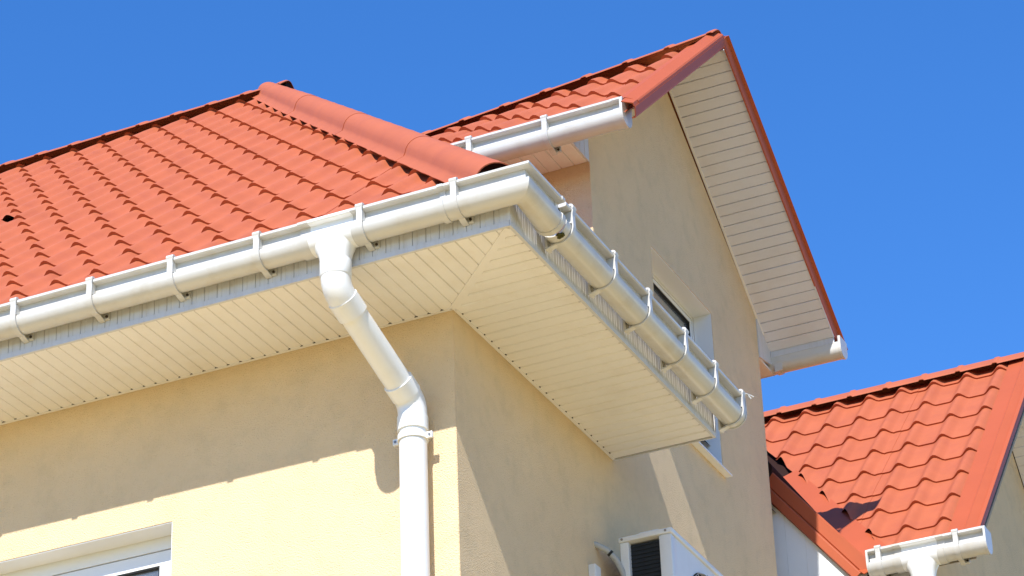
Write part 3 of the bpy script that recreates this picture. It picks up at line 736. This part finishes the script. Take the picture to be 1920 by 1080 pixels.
# small front gable: white panel wall with stepped trim on its rake
GX0, GZ0, GX1, GZ1, GY = -.085, .868, .392, .262, 3.60
rd = Vector((GX1 - GX0, 0, GZ1 - GZ0)).normalized(); rn = Vector((-rd.z, 0, rd.x))
if rn.z < 0: rn = -rn
g0_ = Vector((GX0, GY, GZ0)); LR = math.hypot(GX1 - GX0, GZ1 - GZ0)
for prof in ([(-.03, .0), (.05, .004), (.055, -.006), (-.03, -.010)], ):
    pass
def rake(prof, name):
    bm = B(); strip(bm, prof, lambda a, b, t: g0_ + rd * t + Vector((0, a, 0)) + rn * b, -.12, LR, closed=True); mesh_obj(name, bm, M['barge'], wroof)
rake([(.10, .008), (-.004, .006), (-.010, .0), (-.010, -.055), (-.002, -.060), (-.002, -.056), (-.006, -.052), (-.006, -.002), (.0, .002), (.10, .004)], 'barge_trim')
rake([(-.003, -.058), (-.024, -.064), (-.026, -.068), (-.026, -.104), (-.006, -.110), (-.006, -.106), (-.022, -.100), (-.022, -.07), (-.003, -.062)], 'barge_trim')
# small right hand slope of that gable (turned away from the camera)
bm = B(); pA = Vector((GX0, GY, GZ0 - .01)); pB = Vector((GX1, GY, GZ1 - .01)); pC = Vector((VB.x, VB.y, pz(VB.y) - .01)); pD = Vector((GX0, VA.y, GZ0 - .01)); pE = Vector((GX0 - .5, GY, GZ0 - .64)); pF = Vector((GX0 - .5, 3.6, GZ0 - .64))
poly(bm, [pA, pB, pC, pD], [(0,1,2,3)]); mesh_obj('small_roof', bm, M['barge'], wroof)
bm = B(); c = Vector((GX0 - .01, GY - .02, GZ0 - .02)); tube(bm, [c, c + Vector((0, .6, 0))], .05, 16); mesh_obj('ridge_cap', bm, M['deck'], wroof, True)  # dark colour stands for the shaded opening of the cap
WW = GY + .004
for k in range(9):
    x0 = -.30 + k * .095; bm = B()
    top = lambda x: GZ0 - .07 - (x - GX0) * (GZ0 - GZ1) / (GX1 - GX0)
    x1 = x0 + .0944
    if x0 > GX1 - .05: continue
    x1 = min(x1, GX1 - .02)
    prism(bm, [(x0, -H + .02), (x1, -H + .02), (x1, top(max(x1, GX0))), (x0, top(max(x0, GX0)))], lambda a, b, t: (a, t, b), WW, WW + .012); mesh_obj('wall_panel', bm, M['white_panel'], wing)
bm = B(); box(bm, -.32, GX1 - .022, WW + .014, WW + .06, -H, .2); mesh_obj('wall', bm, M['white_panel'], wing)
# gable end of the wing
GXW = .60
wmap = lambda a, b: (GXW, a, b)
y_in, y_out = 3.80, 2 * WYR - 3.80
zs2 = lambda y: WZR - .09 - abs(y - WYR) * math.tan(WP)
sheet('wall', [(y_in, -H), (y_out, -H), (y_out, zs2(y_out)), (WYR, zs2(WYR)), (y_in, zs2(y_in))], [], wmap, .2, M['stucco'], wing)
sheet('wall', [(.0, -H), (GXW - .003, -H), (GXW - .003, .15), (.0, .15)], [], lambda a, b: (a, 3.802, b), .1, M['stucco'], wing)
for sgn in (-1, 1):
    wd_ = Vector((0, sgn * wc, -ws)); w0 = Vector((0, WYR, WZR - .085))
    wf = lambda a, b, t: w0 + wd_ * a + Vector((b, 0, t * 1.3))
    bm = B(); prism(bm, [(0, GXW + .002), (2.55, GXW + .002), (2.55, WXV - .01), (0, WXV - .01)], wf, .0105, .025); v2 = mesh_obj('verge_soffit', bm, M['groove'], wroof)
    if sgn > 0: soffit_boards(v2, wf, .02, 2.5, .0535, lambda a: GXW + .004, lambda a: WXV - .016, M['verge'], gap=.0006, jit=.001)
    else:
        bm = B(); prism(bm, [(0, GXW + .004), (2.5, GXW + .004), (2.5, WXV - .022), (0, WXV - .022)], wf, 0, .010); mesh_obj('soffit_panel', bm, M['soffit'], v2)
# boxed front eave and its blue-white side board
bm = B(); box(bm, GX1 - .0, GXW - .004, 3.615, 3.80, .05, .062); mesh_obj('eave_soffit', bm, M['soffit'], wroof)
bm = B(); box(bm, GX1 - .0, GXW - .004, 3.603, 3.614, .05, .20); ef2 = mesh_obj('eave_fascia', bm, M['fascia'], wroof)
for k in range(4):
    u0 = 3.604 + k * .0495; bm = B(); prism(bm, [(u0 + .001, 0), (u0 + .001, .004), (u0 + .005, .007), (u0 + .0445, .007), (u0 + .0485, .004), (u0 + .0485, 0)], lambda a, b, t: (GXW - .003 + b, a, t), .05, .30); mesh_obj('side_board', bm, M['fascia'], ef2)
# gutter and downpipe of the wing
wg = thing('rain_gutter', 'short white gutter with outlet below the rear wing roof', 'gutter', (.62, 3.53, H + .1))
fw_ = lambda a, b, t: (t, 3.602 - a, b + .113)
bm = B(); strip(bm, gprof(), fw_, .405, .955, closed=True); mesh_obj('trough', bm, M['pvc'], wg, True, 35)
bm = B(); end_cap(bm, fw_, .955, .01); mesh_obj('end_cap', bm, M['pvc'], wg); bm = B(); end_cap(bm, fw_, .395, .01); mesh_obj('end_cap', bm, M['pvc'], wg)
bracket(wg, fw_, .455); bracket(wg, fw_, .825)
wox = .645
outlet(wg, wox, 3.602 - GC, .113, fw_); sleeve(wg, fw_, wox - .12, wox - .085, .005); sleeve(wg, fw_, wox + .085, wox + .12, .005)
d2 = thing('downpipe', 'white downpipe under the outlet of the rear wing gutter', 'downpipe', (wox, 3.53, 0))
bm = B(); tube(bm, [(wox, 3.555, .115), (wox, 3.555, .03), (wox, 3.57, -.06), (wox, 3.69, -.22), (wox, 3.72, -.32), (wox, 3.72, -H + .1)], .05, 24); mesh_obj('pipe', bm, M['pipe'], d2, True, 40)
bm = B(); lathe(bm, [(.0555, None, .115), (.0565, None, .11), (.0565, None, .06), (.05, None, .058)], (wox, 3.555), 24); mesh_obj('socket', bm, M['pipe'], d2, True, 40)

# ------------------------------------------------------------------ air conditioner on the side wall
AX0, AX1, AY0, AY1, AZ1 = .080, .295, 1.283, 2.06, -.428; AZ0 = AZ1 - .55
ac = thing('air_conditioner', 'white outdoor air conditioner unit mounted on the shaded side wall', 'air conditioner', ((AX0 + AX1) / 2, (AY0 + AY1) / 2, H + AZ0))
bm = B(); box(bm, AX0 - .004, AX1 + .006, AY0 - .006, AY1 + .006, AZ1 - .022, AZ1, .006)
prism(bm, [(AX0 + .055, AZ1 - .001), (AX0 + .085, AZ1 + .010), (AX1 - .06, AZ1 + .010), (AX1 - .03, AZ1 - .001)], lambda a, b, t: (a, t, b), AY0 + .01, AY1 - .01)
mesh_obj('top_cover', bm, M['ac'], ac, True, 30)
bm = B(); box(bm, AX0, AX0 + .036, AY0, AY0 + .03, AZ0, AZ1 - .0225, .004); mesh_obj('corner_post', bm, M['ac'], ac)
bm = B(); box(bm, AX1 - .052, AX1, AY0, AY0 + .05, AZ0, AZ1 - .0225, .008); mesh_obj('corner_post', bm, M['ac'], ac, True, 30)
bm = B(); box(bm, AX0 + .004, AX1 - .03, AY0 + .024, AY1 - .01, AZ0 + .02, AZ1 - .03); mesh_obj('body', bm, M['coil'], ac)
bm = B()
for k in range(30):
    z = AZ1 - .04 - k * .017
    if z > AZ0 + .02: box(bm, AX0 + .037, AX1 - .053, AY0 + .019, AY0 + .023, z - .0015, z + .0015)
mesh_obj('coil_fins', bm, M['coil'], ac)
fm = lambda a, b: (AX1 - .003, a, b); cyy, czz, rr = AY0 + .36, AZ0 + .265, .215
sheet('front_panel', [(AY0 + .05, AZ0), (AY1, AZ0), (AY1, AZ1 - .023), (AY0 + .05, AZ1 - .023)], [[(cyy + rr * math.cos(t), czz + rr * math.sin(t)) for t in [2*math.pi*k/40 for k in range(40)]]], fm, .012, M['ac'], ac)
bm = B()
for r_ in [.03 + .012 * k for k in range(16)]:
    tube(bm, [(AX1 + .004, cyy + r_ * math.cos(t), czz + r_ * math.sin(t)) for t in [2*math.pi*k/36 for k in range(37)]], .0016, 5, caps=False)
for k in range(12):
    t = math.pi * 2 * k / 12; tube(bm, [(AX1 + .006, cyy, czz), (AX1 + .006, cyy + .216 * math.cos(t), czz + .216 * math.sin(t))], .0018, 5)
mesh_obj('fan_guard', bm, M['grille'], ac)
bm = B()
for k in range(3):
    t = 2 * math.pi * k / 3; pts = []
    for u in range(6):
        a = t + u * .18
        pts.append((AX1 - .012 + .004 * u, cyy + .04 * math.cos(a), czz + .04 * math.sin(a))); pts.append((AX1 - .024 + .008 * u - .012, cyy + .19 * math.cos(a), czz + .19 * math.sin(a)))
    vs = [bm.verts.new(p) for p in pts]
    for u in range(5): bm.faces.new((vs[2*u], vs[2*u+1], vs[2*u+3], vs[2*u+2]))
tube(bm, [(AX1 - .03, cyy, czz), (AX1 - .004, cyy, czz)], .045, 16)
mesh_obj('fan', bm, M['coil'], ac)
for y in (AY0 + .12, AY1 - .12):
    bm = B(); box(bm, 0.001, AX1 + .02, y - .02, y + .02, AZ0 - .03, AZ0 - .001); box(bm, 0.001, .03, y - .018, y + .018, AZ0 - .3, AZ0 - .031); mesh_obj('wall_bracket', bm, M['ac'], ac)
for x_, y_, z_ in ((AX0 + .012, AY0 - .0065, AZ1 - .011), (AX1 - .02, AY0 - .0065, AZ1 - .011)):
    bm = B(); tube(bm, [(x_, y_, z_), (x_, y_ - .003, z_)], .005, 8); mesh_obj('screw', bm, M['screw'], ac)
rl = thing('refrigerant_pipe', 'grey wrapped pipe curving from the wall into the air conditioner', 'pipe', (.05, 1.26, H - .6))
bm = B(); tube(bm, [(-.01, 1.222, -.455), (.012, 1.232, -.466), (.04, 1.25, -.485), (.066, 1.272, -.52), (.085, 1.285, -.57), (.098, 1.30, -.63)], .012, 12); p_ = mesh_obj('wrapped_pipe', bm, M['lag'], rl, True)
bm = B(); tube(bm, [(.046, 1.254, -.492), (.052, 1.259, -.499)], .0132, 12); mesh_obj('tape_band', bm, M['gasket'], rl, True)
bm = B(); box(bm, 0.0005, .03, 1.142, 1.198, -3.2, -.575, .003); tag(mesh_obj('cable_trunking', bm, M['ac']), 'narrow pale cable trunking on the wall beside the air conditioner', 'trunking')
